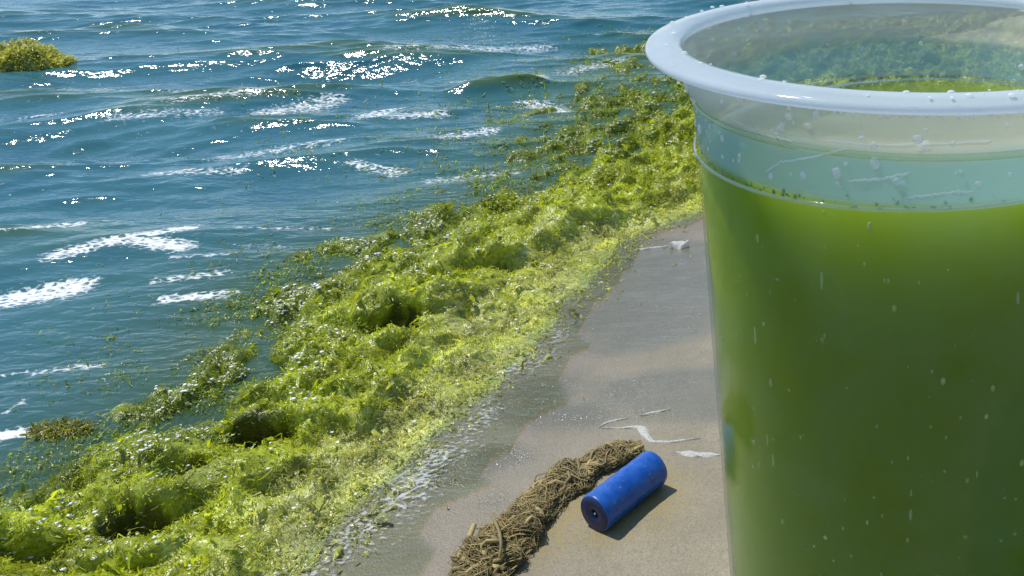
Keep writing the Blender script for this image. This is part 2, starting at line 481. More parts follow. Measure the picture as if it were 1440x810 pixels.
# ------------------------------------------------------------------ algae
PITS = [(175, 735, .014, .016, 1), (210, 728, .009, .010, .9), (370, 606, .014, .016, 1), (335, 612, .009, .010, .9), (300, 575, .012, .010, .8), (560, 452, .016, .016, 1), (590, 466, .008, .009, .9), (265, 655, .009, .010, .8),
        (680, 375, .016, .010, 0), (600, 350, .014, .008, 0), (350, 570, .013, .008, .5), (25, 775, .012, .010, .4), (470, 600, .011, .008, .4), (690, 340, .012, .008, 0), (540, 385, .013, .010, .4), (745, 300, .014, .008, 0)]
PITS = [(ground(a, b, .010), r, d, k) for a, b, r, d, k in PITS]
def mat_t(x, y):
    w = xs_(y) - xe_(y)
    e0 = xs_(y) + .020 * fbm(x * 14, y * 14, 41, 3)
    e1 = xe_(y) - .050 * fbm(x * 11, y * 9, 43, 3)
    return (e0 - x) / np.maximum(e0 - e1, .03)
def mat_prof(t):
    return sstep(-.02, .30, t) * (1 - .86 * sstep(.40, 1.0, t))
def mat_pos(x, y):
    t = mat_t(x, y); pr = mat_prof(t)
    base = np.maximum(sand_z(x, y), -.001)
    lump = np.clip(.5 + .85 * fbm(x * 17, y * 14, 51, 2), 0, 1.3)
    lump2 = 1 - np.abs(vnoise(x * 34, y * 30, 53)) * 1.5
    z = base + pr * (.003 + .022 * lump + .010 * lump2 + .005 * vnoise(x * 75, y * 70, 55) + .0024 * vnoise(x * 170, y * 170, 57))
    z = z + (.0013 * vnoise(x * 210, y * 210, 58) + .0014 * (.5 - np.abs(vnoise(x * 120, y * 120, 59)))) * sstep(-.05, .2, t)
    for c, r, d, _k in PITS:
        q = np.exp(-(((x - c[0]) / (1.5 * r)) ** 2 + ((y - c[1]) / r) ** 2))
        q2 = np.exp(-(((x - c[0]) / (1.8 * r)) ** 2 + ((y - c[1] - 1.25 * r) / (.75 * r)) ** 2))
        z = z - 1.15 * d * q * np.minimum(1, pr * 1.3) + .6 * d * q2 * pr
    z = z - .012 * sstep(.95, 1.25, t) - .018 * sstep(.42, .85, t + .42 * sstep(.85, 1.25, y)) * sstep(-.35, .30, fbm(x * 26, y * 20, 67, 3))
    ox = .008 * pr * vnoise(x * 38, y * 38, 63)
    oy = -.010 * pr * np.clip((z - base) / .02, 0, 1.3) + .006 * pr * vnoise(x * 45, y * 45, 65)
    return np.stack([x + ox, y + oy, z], -1), t
HOLLOW_SHADE = np.array([.028, .034, .010])
def mat_tint(x, y, t, rnd, zrel):
    """colour of the weed itself: sun-bleached yellow at the dry edge, deep green out in the water"""
    pale = np.array([.66, .70, .28]); mid = np.array([.49, .575, .050]); deep = np.array([.25, .33, .035])
    tt = t + .22 * fbm(x * 12, y * 12, 71, 3) + .25 * (rnd - .5) + .12 * sstep(.9, 1.5, y)
    a = sstep(.02, .28, tt)[:, None]; b = sstep(.48, .92, tt)[:, None]
    c = pale * (1 - a) + mid * a
    v = (.80 + .55 * fbm(x * 30, y * 30, 141, 3))[:, None]
    return (c * (1 - b) + deep * b) * np.clip(v, .45, 1.3) * (.75 + .7 * R.random(len(x)))[:, None]

def ribbons(name, P, T, N, L, W, tint, bend=.5, nseg=3):
    """many small weed fronds as curved strips in one mesh"""
    n = len(P); T = T / np.linalg.norm(T, axis=1, keepdims=True)
    B = np.cross(N, T); B /= np.maximum(np.linalg.norm(B, axis=1, keepdims=True), 1e-9)
    up = np.cross(T, B)
    k1 = R.normal(size=n) * bend; k2 = R.normal(size=n) * bend * 1.3
    tw = R.normal(size=n) * 1.2
    rows = []
    for j in range(nseg + 1):
        u = j / nseg
        c = P + T * (L * u)[:, None] + up * (L * (k1 * u * (1 - u) * 1.6 + .10 * u))[:, None] + B * (L * k2 * u * u * .6)[:, None]
        a = tw * (u - .3)
        s = B * np.cos(a)[:, None] + up * np.sin(a)[:, None]
        w = W * (.55 + .45 * math.sin(math.pi * min(u + .15, 1)))
        rows.append(c - s * (w / 2)[:, None]); rows.append(c + s * (w / 2)[:, None])
    V = np.stack(rows, 1)                    # n, 2(nseg+1), 3
    m = 2 * (nseg + 1)
    q1 = np.array([[2 * j, 2 * j + 1, 2 * j + 3, 2 * j + 2] for j in range(nseg)])
    Q = (np.arange(n)[:, None, None] * m + q1[None]).reshape(-1, 4)
    me = mesh_np(name, V.reshape(-1, 3), Q)
    attr_c(me, 'tint', np.repeat(tint, m, 0))
    return me

def surf_frame(fn, x, y, e=.0015):
    P, t = fn(x, y); Px, _ = fn(x + e, y); Py, _ = fn(x, y + e)
    N = np.cross(Px - P, Py - P); N /= np.maximum(np.linalg.norm(N, axis=1, keepdims=True), 1e-9)
    N[N[:, 2] < 0] *= -1
    return P, t, N

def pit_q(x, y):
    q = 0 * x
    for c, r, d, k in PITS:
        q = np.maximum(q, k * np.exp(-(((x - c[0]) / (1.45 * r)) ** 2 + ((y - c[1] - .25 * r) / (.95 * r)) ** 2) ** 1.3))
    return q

# bed of weed
X, Y, Q = grid(np.arange(-1.0, .8, .0021), np.arange(.24, 1.9, .0022))
T_ = mat_t(X, Y)
keep = (T_ > -.015) & (T_ < 1.12)
Qk = Q[keep[Q].all(1)]
Pm, _ = mat_pos(X, Y)
Pm, Qk, Xc, Yc, Tc = compact(Pm, Qk, X, Y, T_)
me = mesh_np('weed_bed', Pm, Qk)
rot = .9 * sstep(.38, .75, pit_q(Xc, Yc) + .75 * fbm(Xc * 80, Yc * 80, 121, 3) * (pit_q(Xc, Yc) > .05))[:, None]      # shade in the hollows, painted into the weed tint
attr_c(me, 'tint', mat_tint(Xc, Yc, Tc, R.random(len(Xc)), 0) * .85 * (1 - rot) + HOLLOW_SHADE * rot)  # rot: weight of the painted hollow shade
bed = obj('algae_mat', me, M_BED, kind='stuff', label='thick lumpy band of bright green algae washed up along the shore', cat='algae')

def scatter(n, ylo, yhi, tlo, thi, dens):
    y = ylo + (yhi - ylo) * R.random(n) ** 1.5
    t = tlo + (thi - tlo) * R.random(n)
    x = xs_(y) + (xe_(y) - xs_(y)) * t
    k = R.random(n) < dens(t, x, y)
    return x[k], y[k]
def d_main(t, x, y):
    return sstep(-.12, .08, t + .06 * fbm(x * 40, y * 40, 91, 2)) * (1 - .55 * sstep(.75, 1.05, t)) * (1 - .9 * np.clip(pit_q(x, y) + .35 * fbm(x * 70, y * 70, 121, 3) * (pit_q(x, y) > .1), 0, 1)) * (.4 + .6 * sstep(-.35, .15, fbm(x * 34, y * 34, 131, 2)))
x, y = scatter(250000, .26, 1.7, -.12, 1.06, d_main)
x2, y2 = scatter(75000, .85, 1.9, -.05, 1.06, d_main)
x = np.concatenate([x, x2]); y = np.concatenate([y, y2])
P, t, N = surf_frame(mat_pos, x, y)
P = P + N * (.0004 + .0016 * R.random(len(x)) ** 2)[:, None]
n = len(x)
flow = np.stack([.5 + .8 * vnoise(x * 22, y * 22, 95), -.8 + .8 * vnoise(x * 22, y * 22, 97), np.zeros(n)], 1) + R.normal(size=(n, 3)) * .7
flow = flow - N * (flow * N).sum(1, keepdims=True) * .55
L = (.0012 + .0034 * R.random(n) ** 1.8); W = .0003 + .0007 * R.random(n) ** 2
big = R.random(n) < .05
far = np.clip(y / .8, 1, 2); L = L * far; W = W * far
W = np.where(big, W * 2.6, W); L = np.where(big, L * 1.5, L)
tint = mat_tint(x, y, t, R.random(n), 0)
# broad wet blades
k = R.permutation(n)[:2200]
ns = len(k)
obj('wet_blades', ribbons('wet_blades', P[k] + N[k] * .0012, flow[k], N[k], (.004 + .007 * R.random(ns)) * np.clip(y[k] / .8, 1, 1.8), (.0016 + .0030 * R.random(ns) ** 1.5) * np.clip(y[k] / .8, 1, 1.8), tint[k] * .9, .9, 4), M_ALG, bed, kind='stuff')
fr = obj('fronds', ribbons('fronds', P, flow, N, L, W, tint, 1.0, 2), M_ALG, bed, kind='stuff')

# loose scraps floating off the mat and stranded on the sand
def d_out(t, x, y):
    o = (xe_(y) - x)
    return np.exp(-np.maximum(o, 0) / (.035 + .11 * sstep(.8, 1.2, y))) * sstep(-.25, .35, vnoise(x * 16, y * 22, 101) + .25 * vnoise(x * 50, y * 60, 102))
x, y = scatter(100000, .30, 1.9, .42, 2.6, d_out)
n = len(x)
wx, wy, wz_ = wave(x, y)
P = np.stack([x + wx, y + wy, np.maximum(np.maximum(wz_, sand_z(x, y)), np.where(mat_t(x, y) < 1.1, mat_pos(x, y)[0][:, 2], -1)) + .0008 + .0015 * R.random(n)], 1)
N = np.tile([0., 0, 1], (n, 1)) + R.normal(size=(n, 3)) * .22; N /= np.linalg.norm(N, axis=1, keepdims=True)
flow = R.normal(size=(n, 3)) * [1.3, .8, .25]
tint = mat_tint(x, y, .85 + .2 * R.random(n), R.random(n), 0) * 1.15
obj('drifting_scraps', ribbons('drifting_scraps', P, flow, N, (.0025 + .006 * R.random(n) ** 1.5) * np.clip(.25 + .75 * y, 0, 1.1), (.0006 + .0014 * R.random(n) ** 2) * np.clip(.4 + .7 * y, 0, 1.3), tint, .8, 2), M_ALG, bed, kind='stuff')
def d_sand(t, x, y): return np.exp(-np.maximum(-t, 0) / .05)
x, y = scatter(5200, .28, 1.0, -.45, 0, d_sand)
n = len(x)
P = np.stack([x, y, sand_z(x, y) + .0009], 1)
N = np.tile([0., 0, 1], (n, 1)) + R.normal(size=(n, 3)) * .15
flow = R.normal(size=(n, 3)) * [1, 1, .1]
tint = np.tile([.40, .41, .12], (n, 1)) * (.6 + .6 * R.random(n))[:, None]
obj('stranded_scraps', ribbons('stranded_scraps', P, flow, N, .002 + .004 * R.random(n), .0005 + .0009 * R.random(n), tint, .3), M_ALG, bed, kind='stuff')

# small white discs scattered over the weed to stand for sun glints
def d_glint(t, x, y): return (sstep(.25, .7, t) * (1 - .92 * sstep(1.0, 1.25, t) * sstep(1.1, .8, y)) + .12) * sstep(-.2, .45, fbm(x * 22, y * 26, 111, 3))
x, y = scatter(100000, .30, 1.8, .0, 1.7, d_glint)
n = len(x)
Pm_, t = mat_pos(x, y); wx, wy, wz_ = wave(x, y)
k = (Pm_[:, 2] > wz_ - .001) & (t < 1.02)
x, y, t, Pm_ = x[k], y[k], t[k], Pm_[k]; n = len(x)
P = Pm_ + [0, 0, .0020]
bm = bmesh.new(); bmesh.ops.create_icosphere(bm, subdivisions=1, radius=1.0)
bm.verts.index_update()
iv = np.array([v.co[:] for v in bm.verts]); itri = np.array([[v.index for v in f.verts] for f in bm.faces]); bm.free()
rr = (.00026 + .0012 * R.random(n) ** 4) * (.7 + .5 * y)
V = P[:, None, :] + iv[None] * rr[:, None, None] * (np.array([1.3, 1.1, .32])[None, None])
me = mesh_np('glint_specks', V.reshape(-1, 3), tris=(np.arange(n)[:, None, None] * len(iv) + itri[None]).reshape(-1, 3))
obj('glint_specks', me, M_GLINT, bed, kind='stuff')

# floating clumps
def clump(px, py, rx, ry, h, nfr, label, seed, tintc):
    c = ground(px, py)
    e = obj('algae_clump', None, label=label, cat='algae clump', loc=(c[0], c[1], 0))
    def dome(x, y):
        r = np.sqrt((x / rx) ** 2 + (y / ry) ** 2) + .12 * fbm(x * 30, y * 30, seed, 3)
        z = h * np.clip(1 - r ** 2.2, -.3, 1) + .18 * h * vnoise(x * 70, y * 70, seed + 3) + .28 * h * vnoise(x * 32, y * 32, seed + 5)
        return np.stack([x + .15 * h * vnoise(x * 60, y * 60, seed + 9), y - .3 * np.maximum(z, 0), z - .003], -1), r
    X, Y, Q = grid(np.linspace(-rx * 1.2, rx * 1.2, 46), np.linspace(-ry * 1.2, ry * 1.2, 40))
    Pm, r = dome(X, Y)
    Qk = Q[(r < 1.12)[Q].all(1)]
    Pm, Qk = compact(Pm, Qk)
    me = mesh_np('core', Pm, Qk); attr_c(me, 'tint', np.tile(tintc, (len(Pm), 1)) * (.5 + .6 * R.random(len(Pm)))[:, None])
    obj('core', me, M_BED, e)
    a = R.random(nfr) * 6.283; rr = np.sqrt(R.random(nfr)) * 1.12
    x, y = rr * np.cos(a) * rx, rr * np.sin(a) * ry
    P, r, N = surf_frame(dome, x, y)
    fl = np.stack([np.cos(a), np.sin(a), -.2 + 0 * a], 1) + R.normal(size=(nfr, 3)) * .6
    tint = np.tile(tintc, (nfr, 1)) * (.55 + .8 * R.random(nfr))[:, None]
    obj('fronds', ribbons('fronds', P + N * .001, fl, N, (.005 + .008 * R.random(nfr)) * min(1, rx / .03), (.0010 + .0018 * R.random(nfr) ** 2) * min(1, rx / .03), tint), M_ALG, e, kind='stuff')
clump(34, 92, .066, .050, .036, 5200, 'rounded olive yellow algae clump floating alone out on the blue sea', 201, (.50, .53, .17))
clump(88, 601, .017, .006, .0022, 420, 'small flat scrap of dark green algae drifting off the mat edge', 231, (.26, .27, .04))

# ------------------------------------------------------------------ foam left on the sand
def foam_strip(name, pts, widths, label, h=.0007):
    c0 = ground(*pts[len(pts) // 2])
    zs = float(sand_z(np.array([c0[0]]), np.array([c0[1]]))[0])
    p = [ground(a, b, zs) for a, b in pts]
    # resample
    p = np.array(p); s = np.concatenate([[0], np.cumsum(np.hypot(*(p[1:, :2] - p[:-1, :2]).T))]); m = max(12, int(s[-1] / .0016))
    u = np.linspace(0, s[-1], m); xx = np.interp(u, s, p[:, 0]); yy = np.interp(u, s, p[:, 1]); ww = np.interp(u, s, widths)
    for _ in range(2):
        xx[1:-1] = (xx[:-2] + xx[1:-1] * 2 + xx[2:]) / 4; yy[1:-1] = (yy[:-2] + yy[1:-1] * 2 + yy[2:]) / 4
    tx, ty = np.gradient(xx), np.gradient(yy); l = np.hypot(tx, ty); nx, ny = -ty / l, tx / l
    V = []; K = 7
    for i in range(m):
        for j in range(K):
            v = -1 + 2 * j / (K - 1)
            w = ww[i] * (.8 + .5 * float(vnoise(u[i] * 160, j * .7, 301))) * min(1, 4 * min(i, m - 1 - i) / m + .15)
            x_, y_ = xx[i] + nx[i] * v * w, yy[i] + ny[i] * v * w
            z_ = h * (1 - v * v) * (.6 + .7 * abs(float(vnoise(x_ * (420 if h < .003 else 130), y_ * 420 * (1 if h < .003 else .3), 303)))) - (.0008 if abs(v) > .99 else 0)
            V.append((x_, y_, z_))
    V = np.array(V); V[:, 2] += sand_z(V[:, 0], V[:, 1]) + .0003
    i = np.arange(m * K).reshape(m, K)
    q = np.stack([i[:-1, :-1], i[1:, :-1], i[1:, 1:], i[:-1, 1:]], -1).reshape(-1, 4)
    o = V.mean(0); o[2] = zs
    me = mesh_np(name, V - o, q)
    obj(name, me, M_FOAM if h > .003 else M_LACE, label=label, cat='foam', loc=o)
foam_strip('foam_streak', [(842, 602), (848, 596), (866, 591), (884, 589)], [.0008, .0011, .001, .0006], 'thin hooked tail of white foam on the wet sand film')
foam_strip('foam_streak', [(846, 601), (870, 602), (893, 600), (905, 604), (909, 614), (918, 622), (945, 623), (985, 618)], [.0009, .001, .0016, .0042, .0030, .0014, .0013, .0006], 'white foam line with a thick bend lying above the blue float')
foam_strip('foam_streak', [(948, 637), (965, 640), (990, 641), (1012, 643)], [.0008, .0034, .0036, .003], 'short wide smear of white foam running behind the cup')
foam_strip('foam_blob', [(942, 349), (950, 347), (960, 347), (969, 348)], [.003, .0075, .0075, .003], 'bright white oval foam blob on grey wet sand by the algae tip', .006)
foam_strip('foam_streak', [(885, 353), (905, 350), (925, 348), (940, 347)], [.0012, .0016, .0018, .002], 'narrow white foam thread joining the algae edge to the foam blob')
foam_strip('foam_streak', [(900, 585), (915, 582), (943, 577)], [.0004, .0013, .0006], 'small pale foam dash on the wet sand above the long foam line')
foam_strip('foam_streak', [(492, 692), (515, 690), (545, 682), (570, 668), (584, 656)], [.001, .0035, .003, .002, .001], 'curved white foam lip at the edge of the wash beside bare sand')

# ------------------------------------------------------------------ blue float
FR = .0102
zs = .0078
zc = zs + FR
pa, pb = ground(836, 728, zc), ground(920, 662, zc)
pa, pb = Vector(pa), Vector(pb)
FLN = (pb - pa).length
fmid = (pa + pb) / 2
zs = float(sand_z(np.array([fmid.x]), np.array([fmid.y]))[0]); 
fl_o = obj('net_float', None, label='glossy blue cylindrical net float lying on sand against the frayed rope', cat='float', loc=(fmid.x, fmid.y, zs + FR - .0012))
axisv = (pb - pa).normalized()
fl_o.rotation_euler = axisv.to_track_quat('X', 'Z').to_euler()
def lathe_x(name, prof, seg=48, rough=0.0):
    bm = bmesh.new(); rings = []
    for (x, r) in prof:
        rings.append([bm.verts.new((x, r * math.cos(2 * math.pi * k / seg) * (1 + rough * random.uniform(-1, 1)), r * math.sin(2 * math.pi * k / seg) * (1 + rough * random.uniform(-1, 1)))) for k in range(seg)])
    for a, b in zip(rings, rings[1:]):
        for k in range(seg): bm.faces.new((a[k], a[(k + 1) % seg], b[(k + 1) % seg], b[k]))
    bmesh.ops.recalc_face_normals(bm, faces=bm.faces)
    return bm_mesh(name, bm)
h = FLN / 2
prof = [(-h + .0002, FR * .90), (-h, FR * .93), (-h + .0002, FR * .96), (-h + .0007, FR * .98)] + [(-h + .0012 + (2 * h - .0024) * k / 16, FR * (.985 + .015 * math.sin(k * 2.1))) for k in range(17)] + [(h - .0007, FR * .98), (h - .0002, FR * .96), (h, FR * .93), (h - .0002, FR * .90)]
obj('body', lathe_x('body', prof, 48, .004), M_BLUE, fl_o)
for sgn in (-1, 1):
    o = obj('end_cap', lathe_x('end_cap', [(.0002, FR * .945), (.0012, FR * .93), (.0014, FR * .5), (.0010, .0026), (.0, .0021), (-.006, .0021)], 40), M_NAVY_SHADE, fl_o, label='round end of the blue float coloured navy for its shade')
    o.location = (sgn * (h - .0010), 0, 0)
    if sgn < 0: o.rotation_euler = (0, 0, math.pi)
    b = obj('bore', lathe_x('bore', [(-.004, .0020), (-.0041, .0001)], 20), M_DARK, o)
    bm = bmesh.new(); bmesh.ops.create_icosphere(bm, subdivisions=2, radius=.0006)
    for v in bm.verts: v.co *= 1 + .3 * random.uniform(-1, 1)
    s = obj('cord_end', bm_mesh('cord_end', bm), M_WHITE, o); s.location = (.0006, .0003, .0002)

# ------------------------------------------------------------------ frayed rope
rp = np.array([(*ground(655, 860, .008)[:2], .015), (*ground(684, 805, .008)[:2], .0165), (*ground(712, 765, .008)[:2], .0165), (*ground(750, 724, .008)[:2], .0135), (*ground(790, 688, .008)[:2], .0125), (*ground(835, 660, .008)[:2], .0115), (*ground(868, 647, .008)[:2], .0105), (*ground(905, 640, .008)[:2], .0075)])
rs = np.concatenate([[0], np.cumsum(np.hypot(*(rp[1:, :2] - rp[:-1, :2]).T))]); RL = rs[-1]
def rope_c(s): return np.interp(s, rs, rp[:, 0]), np.interp(s, rs, rp[:, 1]), np.interp(s, rs, rp[:, 2]) * (.78 + .24 * vnoise(s * 60, 0 * s, 431))
def rope_frame(s):
    x, y, w = rope_c(s); x2, y2, _ = rope_c(np.minimum(s + .004, RL)); x1, y1, _ = rope_c(np.maximum(s - .004, 0))
    tx, ty = x2 - x1, y2 - y1; l = np.hypot(tx, ty) + 1e-9
    return x, y, w, -ty / l, tx / l
def tubes(name, paths, rads, sides=4):
    """paths n,m,3"""
    n, m, _ = paths.shape
    T = np.gradient(paths, axis=1); T /= np.linalg.norm(T, axis=2, keepdims=True) + 1e-9
    up = np.zeros_like(T); up[..., 2] = 1; up[..., 0] = .2
    A = np.cross(T, up); A /= np.linalg.norm(A, axis=2, keepdims=True) + 1e-9; B = np.cross(T, A)
    tap = np.minimum(1, np.minimum(np.arange(m), np.arange(m)[::-1]) / 2 * .8 + .25)
    V = np.stack([paths + (A * math.cos(2 * math.pi * k / sides) + B * math.sin(2 * math.pi * k / sides)) * (rads[:, None] * tap[None])[..., None] for k in range(sides)], 2)
    i = np.arange(n * m * sides).reshape(n, m, sides); j = np.roll(i, -1, 2)
    q = np.stack([i[:, :-1], j[:, :-1], j[:, 1:], i[:, 1:]], -1).reshape(-1, 4)
    return mesh_np(name, V.reshape(-1, 3), q)
def wander(n, m, length, spread, seed, lift=0.0, turns=0.0):
    Rr = np.random.default_rng(seed)
    L = length[0] + (length[1] - length[0]) * Rr.random(n)
    s0 = Rr.random(n) * (RL - L * .6) - .2 * L
    u = np.linspace(0, 1, m)
    s = np.clip(s0[:, None] + L[:, None] * u[None], 0.0005, RL - .0005) + 0 * u
    x, y, w, nx, ny = rope_frame(s)
    ang0 = Rr.random(n) * math.pi
    rad0 = np.sqrt(Rr.random(n)) * spread
    ph = Rr.random((n, 3)) * 6.28; fq = 2 + 4 * Rr.random((n, 3))
    ang = ang0[:, None] + .5 * np.sin(fq[:, :1] * u * 2 + ph[:, :1]) + turns * u[None] * 6.28
    rad = np.clip(rad0[:, None] + .28 * np.sin(fq[:, 1:2] * u * 2.4 + ph[:, 1:2]), .05, 1.32)
    fz = .10 * np.sin(7 * fq[:, 2:] * u + ph[:, 2:]) + .07 * np.sin(13 * fq[:, :1] * u + ph[:, 1:2])
    lumpy = 1 + .42 * vnoise(s * 75, ang * 1.1, 411) + .2 * vnoise(s * 190, ang * 2, 413)
    lat = (np.cos(ang) * rad * lumpy + fz) * w
    hz = .0006 + np.abs(np.sin(ang) * rad * lumpy + fz * .8) * w * .62 + lift
    px, py = x + nx * lat, y + ny * lat
    # endpoints drift lengthwise a little
    return np.stack([px, py, sand_z(px, py) + hz], -1)
rope = obj('frayed_rope', None, label='frayed brown rope with loose tangled fibres lying on sand beside the blue float', cat='rope', loc=(0, 0, 0))
# core
s = np.linspace(0.001, RL - .003, 40); K = 16
x, y, w, nx, ny = rope_frame(s); V = []
for i in range(40):
    for k in range(K):
        a = 2 * math.pi * k / K; r = w[i] * .74 * (.86 + .4 * float(vnoise(s[i] * 75, a * 1.1, 411))) * min(1, .2 + min(i, 39 - i) * .3)
        V.append((x[i] + nx[i] * math.cos(a) * r, y[i] + ny[i] * math.cos(a) * r, max(-.001, math.sin(a) * r * .72) + float(sand_z(np.array([x[i]]), np.array([y[i]]))[0])))
i = np.arange(40 * K).reshape(40, K); j = np.roll(i, -1, 1)
obj('core', mesh_np('core', V, np.stack([i[:-1], j[:-1], j[1:], i[1:]], -1).reshape(-1, 4)), M_ROPE3, rope)
obj('fibre_tangle', tubes('fibre_tangle', wander(2600, 16, (.012, .05), 1.0, 5), .00012 + .00030 * R.random(2600) ** 2, 3), M_ROPE, rope, kind='stuff')
obj('fibre_tangle', tubes('fibre_tangle', wander(900, 16, (.012, .045), 1.05, 6, .0004), .00012 + .0003 * R.random(900) ** 2, 3), M_ROPE2, rope, kind='stuff')
for q in range(34):
    pth = wander(1, 26, (.025, .06), .9, 60 + q, .0010, random.choice((-.5, .5, 0)))
    obj('strand', tubes('strand', pth, np.array([random.uniform(.0007, .0014)]), 7), random.choice((M_ROPE, M_ROPE, M_ROPE2)), rope)
pth = wander(1, 20, (.02, .03), .9, 99)[0]
def strand_px(pts, r, m):
    p = np.array([ground(a, b, z) for a, b, z in pts]); u = np.linspace(0, 1, len(p)); uu = np.linspace(0, 1, 24)
    c = np.stack([np.interp(uu, u, p[:, k]) for k in range(3)], 1)
    for _ in range(3): c[1:-1] = (c[:-2] + 2 * c[1:-1] + c[2:]) / 4
    obj('strand', tubes('strand', c[None], np.array([r]), 8), m, rope)
strand_px([(690, 718, .019), (697, 735, .023), (703, 750, .024), (705, 768, .022), (702, 785, .019)], .0008, M_ROPE)
strand_px([(752, 757, .008), (742, 770, .008), (730, 780, .008), (722, 792, .008)], .0016, M_ROPE)
strand_px([(668, 735, .012), (662, 750, .014), (655, 768, .014), (640, 790, .012)], .0014, M_ROPE2)

# ------------------------------------------------------------------ cup of green water
CX, CY = .0240, .343
CZ = float(sand_z(np.array([CX]), np.array([CY]))[0]) - .002
RIMZ = .2820
cup = obj('plastic_cup', None, label='large clear plastic cup of murky green water with pale rim', cat='cup', loc=(CX, CY, CZ))
RZ = RIMZ - CZ
SEG = 96
def lathe_z(name, prof, seg=SEG, closed=False, cap0=False, cap1=False, jit=None):
    bm = bmesh.new(); rings = []
    for (r, z) in prof:
        rings.append([bm.verts.new((r * math.cos(2 * math.pi * k / seg), r * math.sin(2 * math.pi * k / seg), z + (jit(k / seg) if jit else 0))) for k in range(seg)])
    prs = list(zip(rings, rings[1:])) + ([(rings[-1], rings[0])] if closed else [])
    for a, b in prs:
        for k in range(seg): bm.faces.new((a[k], a[(k + 1) % seg], b[(k + 1) % seg], b[k]))
    if cap0: bm.faces.new(rings[0])
    if cap1: bm.faces.new(rings[-1])
    bmesh.ops.recalc_face_normals(bm, faces=bm.faces)
    return bm_mesh(name, bm)
# outer wall then back up the inner wall
r_top, r_led, r_bot = .0868, .0832, .0760
wall = [(.058, .0045), (.0730, .0), (.0750, .0015), (r_bot, .006), (r_led, RZ - .0215), (r_led + .0006, RZ - .0195), (r_top - .0006, RZ - .0165), (r_top, RZ - .0145), (r_top + .0014, RZ - .0043)]
th_ = .0011
inner = [(r - th_, z + (.0008 if i < 4 else 0)) for i, (r, z) in reversed(list(enumerate(wall)))]
obj('wall', lathe_z('wall', wall + inner, cap0=False), M_WALL, cup)
obj('base', lathe_z('base', [(.0001, .0045), (.058, .0045), (.058, .0058), (.0001, .0058)]), M_WALL, cup)
ro, ri = .0992, .0868
rim = [(r_top + .0012, RZ - .0042), (r_top + .0035, RZ - .0036), (ro - .0020, RZ - .0042), (ro - .0006, RZ - .0040), (ro, RZ - .0028), (ro - .0005, RZ - .0016), (ro - .0018, RZ - .0010), (ro - .0030, RZ - .0009), (ro - .0042, RZ - .0003), (ri + .004, RZ + .0002), (ri + .001, RZ - .0004), (ri - .0006, RZ - .0022), (ri - .0002, RZ - .0046)]
obj('rim', lathe_z('rim', rim, closed=True), M_RIM, cup, label='thick pale blue rolled rim of the cup')
obj('ledge_ring', lathe_z('ledge_ring', [(r_led + .0002, RZ - .0225), (r_led + .0011, RZ - .0215), (r_led + .0011, RZ - .0205), (r_led + .0004, RZ - .0200)], closed=True), M_SCUFF, cup)
# liquid, lapping slightly up one side
LZ = .2440 - CZ; lr = r_led - th_ - .0004
TILT = math.tan(math.radians(2.2))
bm = bmesh.new(); prof = [(.050, .0068), (.0715, .0068), (r_bot - th_ - .0005, .010)] + [(r_bot - th_ - .0004 + (lr - r_bot + th_ + .0004) * k / 6, .010 + (LZ - .010) * k / 6) for k in range(1, 7)]
rings = []
for j, (r, z) in enumerate(prof):
    u = max(0, (j - 2) / 6)
    rings.append([bm.verts.new((r * math.cos(2 * math.pi * k / SEG), r * math.sin(2 * math.pi * k / SEG), z + u * TILT * r * math.cos(2 * math.pi * k / SEG))) for k in range(SEG)])
for a, b in zip(rings, rings[1:]):
    for k in range(SEG): bm.faces.new((a[k], a[(k + 1) % SEG], b[(k + 1) % SEG], b[k]))
bm.faces.new(rings[0][::-1])
pr_ = rings[-1]
for rr in (.92, .6, .25):
    cur = [bm.verts.new((v.co.x / lr * lr * rr if False else math.cos(2 * math.pi * k / SEG) * lr * rr, math.sin(2 * math.pi * k / SEG) * lr * rr, LZ - .0008 + TILT * lr * rr * math.cos(2 * math.pi * k / SEG))) for k, v in enumerate(pr_)]
    for k in range(SEG): bm.faces.new((pr_[k], pr_[(k + 1) % SEG], cur[(k + 1) % SEG], cur[k]))
    pr_ = cur
bm.faces.new(pr_)
bmesh.ops.recalc_face_normals(bm, faces=bm.faces)
obj('green_water', bm_mesh('green_water', bm), M_LIQ, cup, label='murky green water filling the cup')
# meniscus: pale line where the water meets the wall
def men(rad, dz0, h_):
    bm = bmesh.new(); a = []; b = []; c = []
    for k in range(SEG):
        t = 2 * math.pi * k / SEG; z = LZ + TILT * rad * math.cos(t) + dz0
        a.append(bm.verts.new((rad * math.cos(t), rad * math.sin(t), z - h_))); b.append(bm.verts.new(((rad + .0009) * math.cos(t), (rad + .0009) * math.sin(t), z))); c.append(bm.verts.new((rad * math.cos(t), rad * math.sin(t), z + h_)))
    for p, q in ((a, b), (b, c)):
        for k in range(SEG): bm.faces.new((p[k], p[(k + 1) % SEG], q[(k + 1) % SEG], q[k]))
    return bm_mesh('waterline', bm)
obj('waterline', men(r_led + .0001, .0006, .0007), M_RING, cup)

def wall_r(z):
    zz = [p[1] for p in wall[3:]]; rr = [p[0] for p in wall[3:]]
    return float(np.interp(z, zz, rr))
def on_wall(a, z, off=0.0):
    r = wall_r(z) + off; return Vector((r * math.cos(a), r * math.sin(a), z))
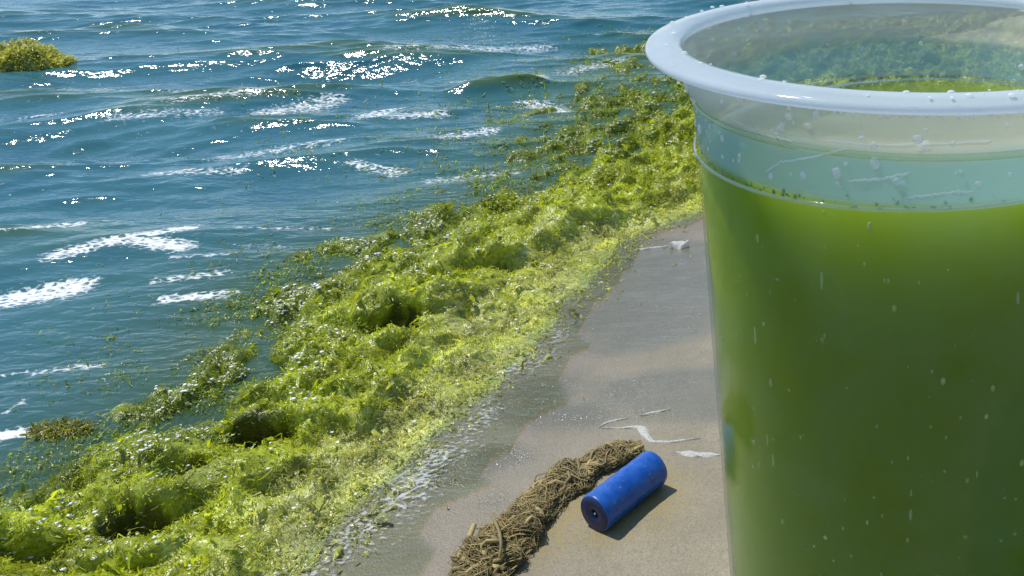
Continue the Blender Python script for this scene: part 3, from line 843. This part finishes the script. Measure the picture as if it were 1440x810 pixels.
# droplets
def blobs(name, items, mat, kind='stuff'):
    bm = bmesh.new()
    for (p, nrm, r, fl_, el) in items:
        g = bmesh.ops.create_icosphere(bm, subdivisions=2, radius=1.0)
        q = Vector(nrm).to_track_quat('X', 'Z').to_matrix().to_4x4()
        mtx = Matrix.Translation(p) @ q @ Matrix.Diagonal((r * fl_, r, r * el, 1))
        bmesh.ops.transform(bm, matrix=mtx, verts=g['verts'])
    obj(name, bm_mesh(name, bm), mat, cup, kind=kind)
it = []
for k in range(90):
    a = math.radians(random.uniform(-190, -40)); z = random.uniform(LZ + .004, RZ - .008)
    r = random.choice((.0004, .0006, .0008, .0011, .0015))
    it.append((on_wall(a, z), Vector((math.cos(a), math.sin(a), 0)), r, .5, random.uniform(.8, 1.4)))
for k in range(60):
    a = math.radians(random.uniform(0, 360)); z = random.uniform(LZ + .006, RZ - .006)
    it.append((on_wall(a, z, -th_ - .0002), Vector((-math.cos(a), -math.sin(a), 0)), random.uniform(.0005, .0016), .5, random.uniform(.7, 1.2)))
blobs('water_droplets', it, M_DROP)
it = []
for k in range(46):     # bubbles under the rim
    a = math.radians(-118 + 80 * k / 46 + random.uniform(-.6, .6)); z = RZ - .0075 + random.uniform(-.0006, .0006)
    it.append((on_wall(a, z), Vector((math.cos(a), math.sin(a), 0)), random.uniform(.0005, .0011), .6, .8))
for k in range(70):
    a = math.radians(random.uniform(0, 360)); r = random.uniform(ri + .001, ro - .002)
    it.append((Vector((r * math.cos(a), r * math.sin(a), RZ + .0003)), Vector((0, 0, 1)), random.uniform(.0004, .0012), .5, 1))
blobs('rim_droplets', it, M_DROP)
# water trails
def trail(pts, r):
    c = []
    for (a, z) in pts: c.append(on_wall(math.radians(a), z, .0001))
    u = np.linspace(0, 1, len(c)); uu = np.linspace(0, 1, 28); c = np.array(c)
    c = np.stack([np.interp(uu, u, c[:, k]) for k in range(3)], 1)
    for _ in range(2): c[1:-1] = (c[:-2] + 2 * c[1:-1] + c[2:]) / 4
    obj('water_trail', tubes('water_trail', c[None] + np.array(R.normal(size=(1, 28, 3)) * .00012), np.array([r * .5]), 6), M_DROP, cup)
trail([(-128, LZ + .006), (-124, LZ + .0105), (-117, LZ + .0135), (-108, LZ + .0185)], .0007)
trail([(-108, LZ + .008), (-101, LZ + .0095), (-95, LZ + .012)], .0008)
trail([(-112, LZ + .021), (-104, LZ + .0205), (-90, LZ + .022), (-78, LZ + .0225)], .0006)
trail([(-136, LZ + .0215), (-128, LZ + .0185), (-120, LZ + .018)], .0005)
trail([(-96, LZ + .004), (-88, LZ + .0055), (-82, LZ + .006)], .0006)
# scuffs low on the wall
it = []
for k in range(46):
    a = math.radians(random.uniform(-175, -55)); z = random.uniform(.07, LZ - .012)
    it.append((on_wall(a, z, .0001), Vector((math.cos(a), math.sin(a), 0)), random.uniform(.0003, .0006), .35, random.choice((1, 1, 1.5, 2, 4, 6))))
blobs('scuff_marks', it, M_SCUFF)

# weed crumbs hanging in the green water close to the wall
it = []
for k in range(150):
    a = math.radians(random.uniform(-185, -45)); z = random.uniform(.06, LZ - .004)
    it.append((on_wall(a, z, -th_ - .0010 - .004 * random.random()), Vector((math.cos(a), math.sin(a), 0)), random.choice((.0003, .0004, .0005, .0008)), random.uniform(.4, 1), random.uniform(.7, 2.2)))
blobs('suspended_crumbs', it, mat_simple('pale_weed_crumb', (.42, .50, .13), .6))
it = []
for k in range(120):                                       # weed stuck to the wall along the waterline
    a = math.radians(random.uniform(-190, -40)); z = LZ + TILT * r_led * math.cos(a) + abs(random.gauss(0, .0016))
    it.append((on_wall(a, z, -th_ - .0002), Vector((-math.cos(a), -math.sin(a), 0)), random.uniform(.0002, .0007), .4, random.uniform(.5, 1.5)))
blobs('weed_residue', it, mat_simple('green_residue', (.16, .24, .03), .5))
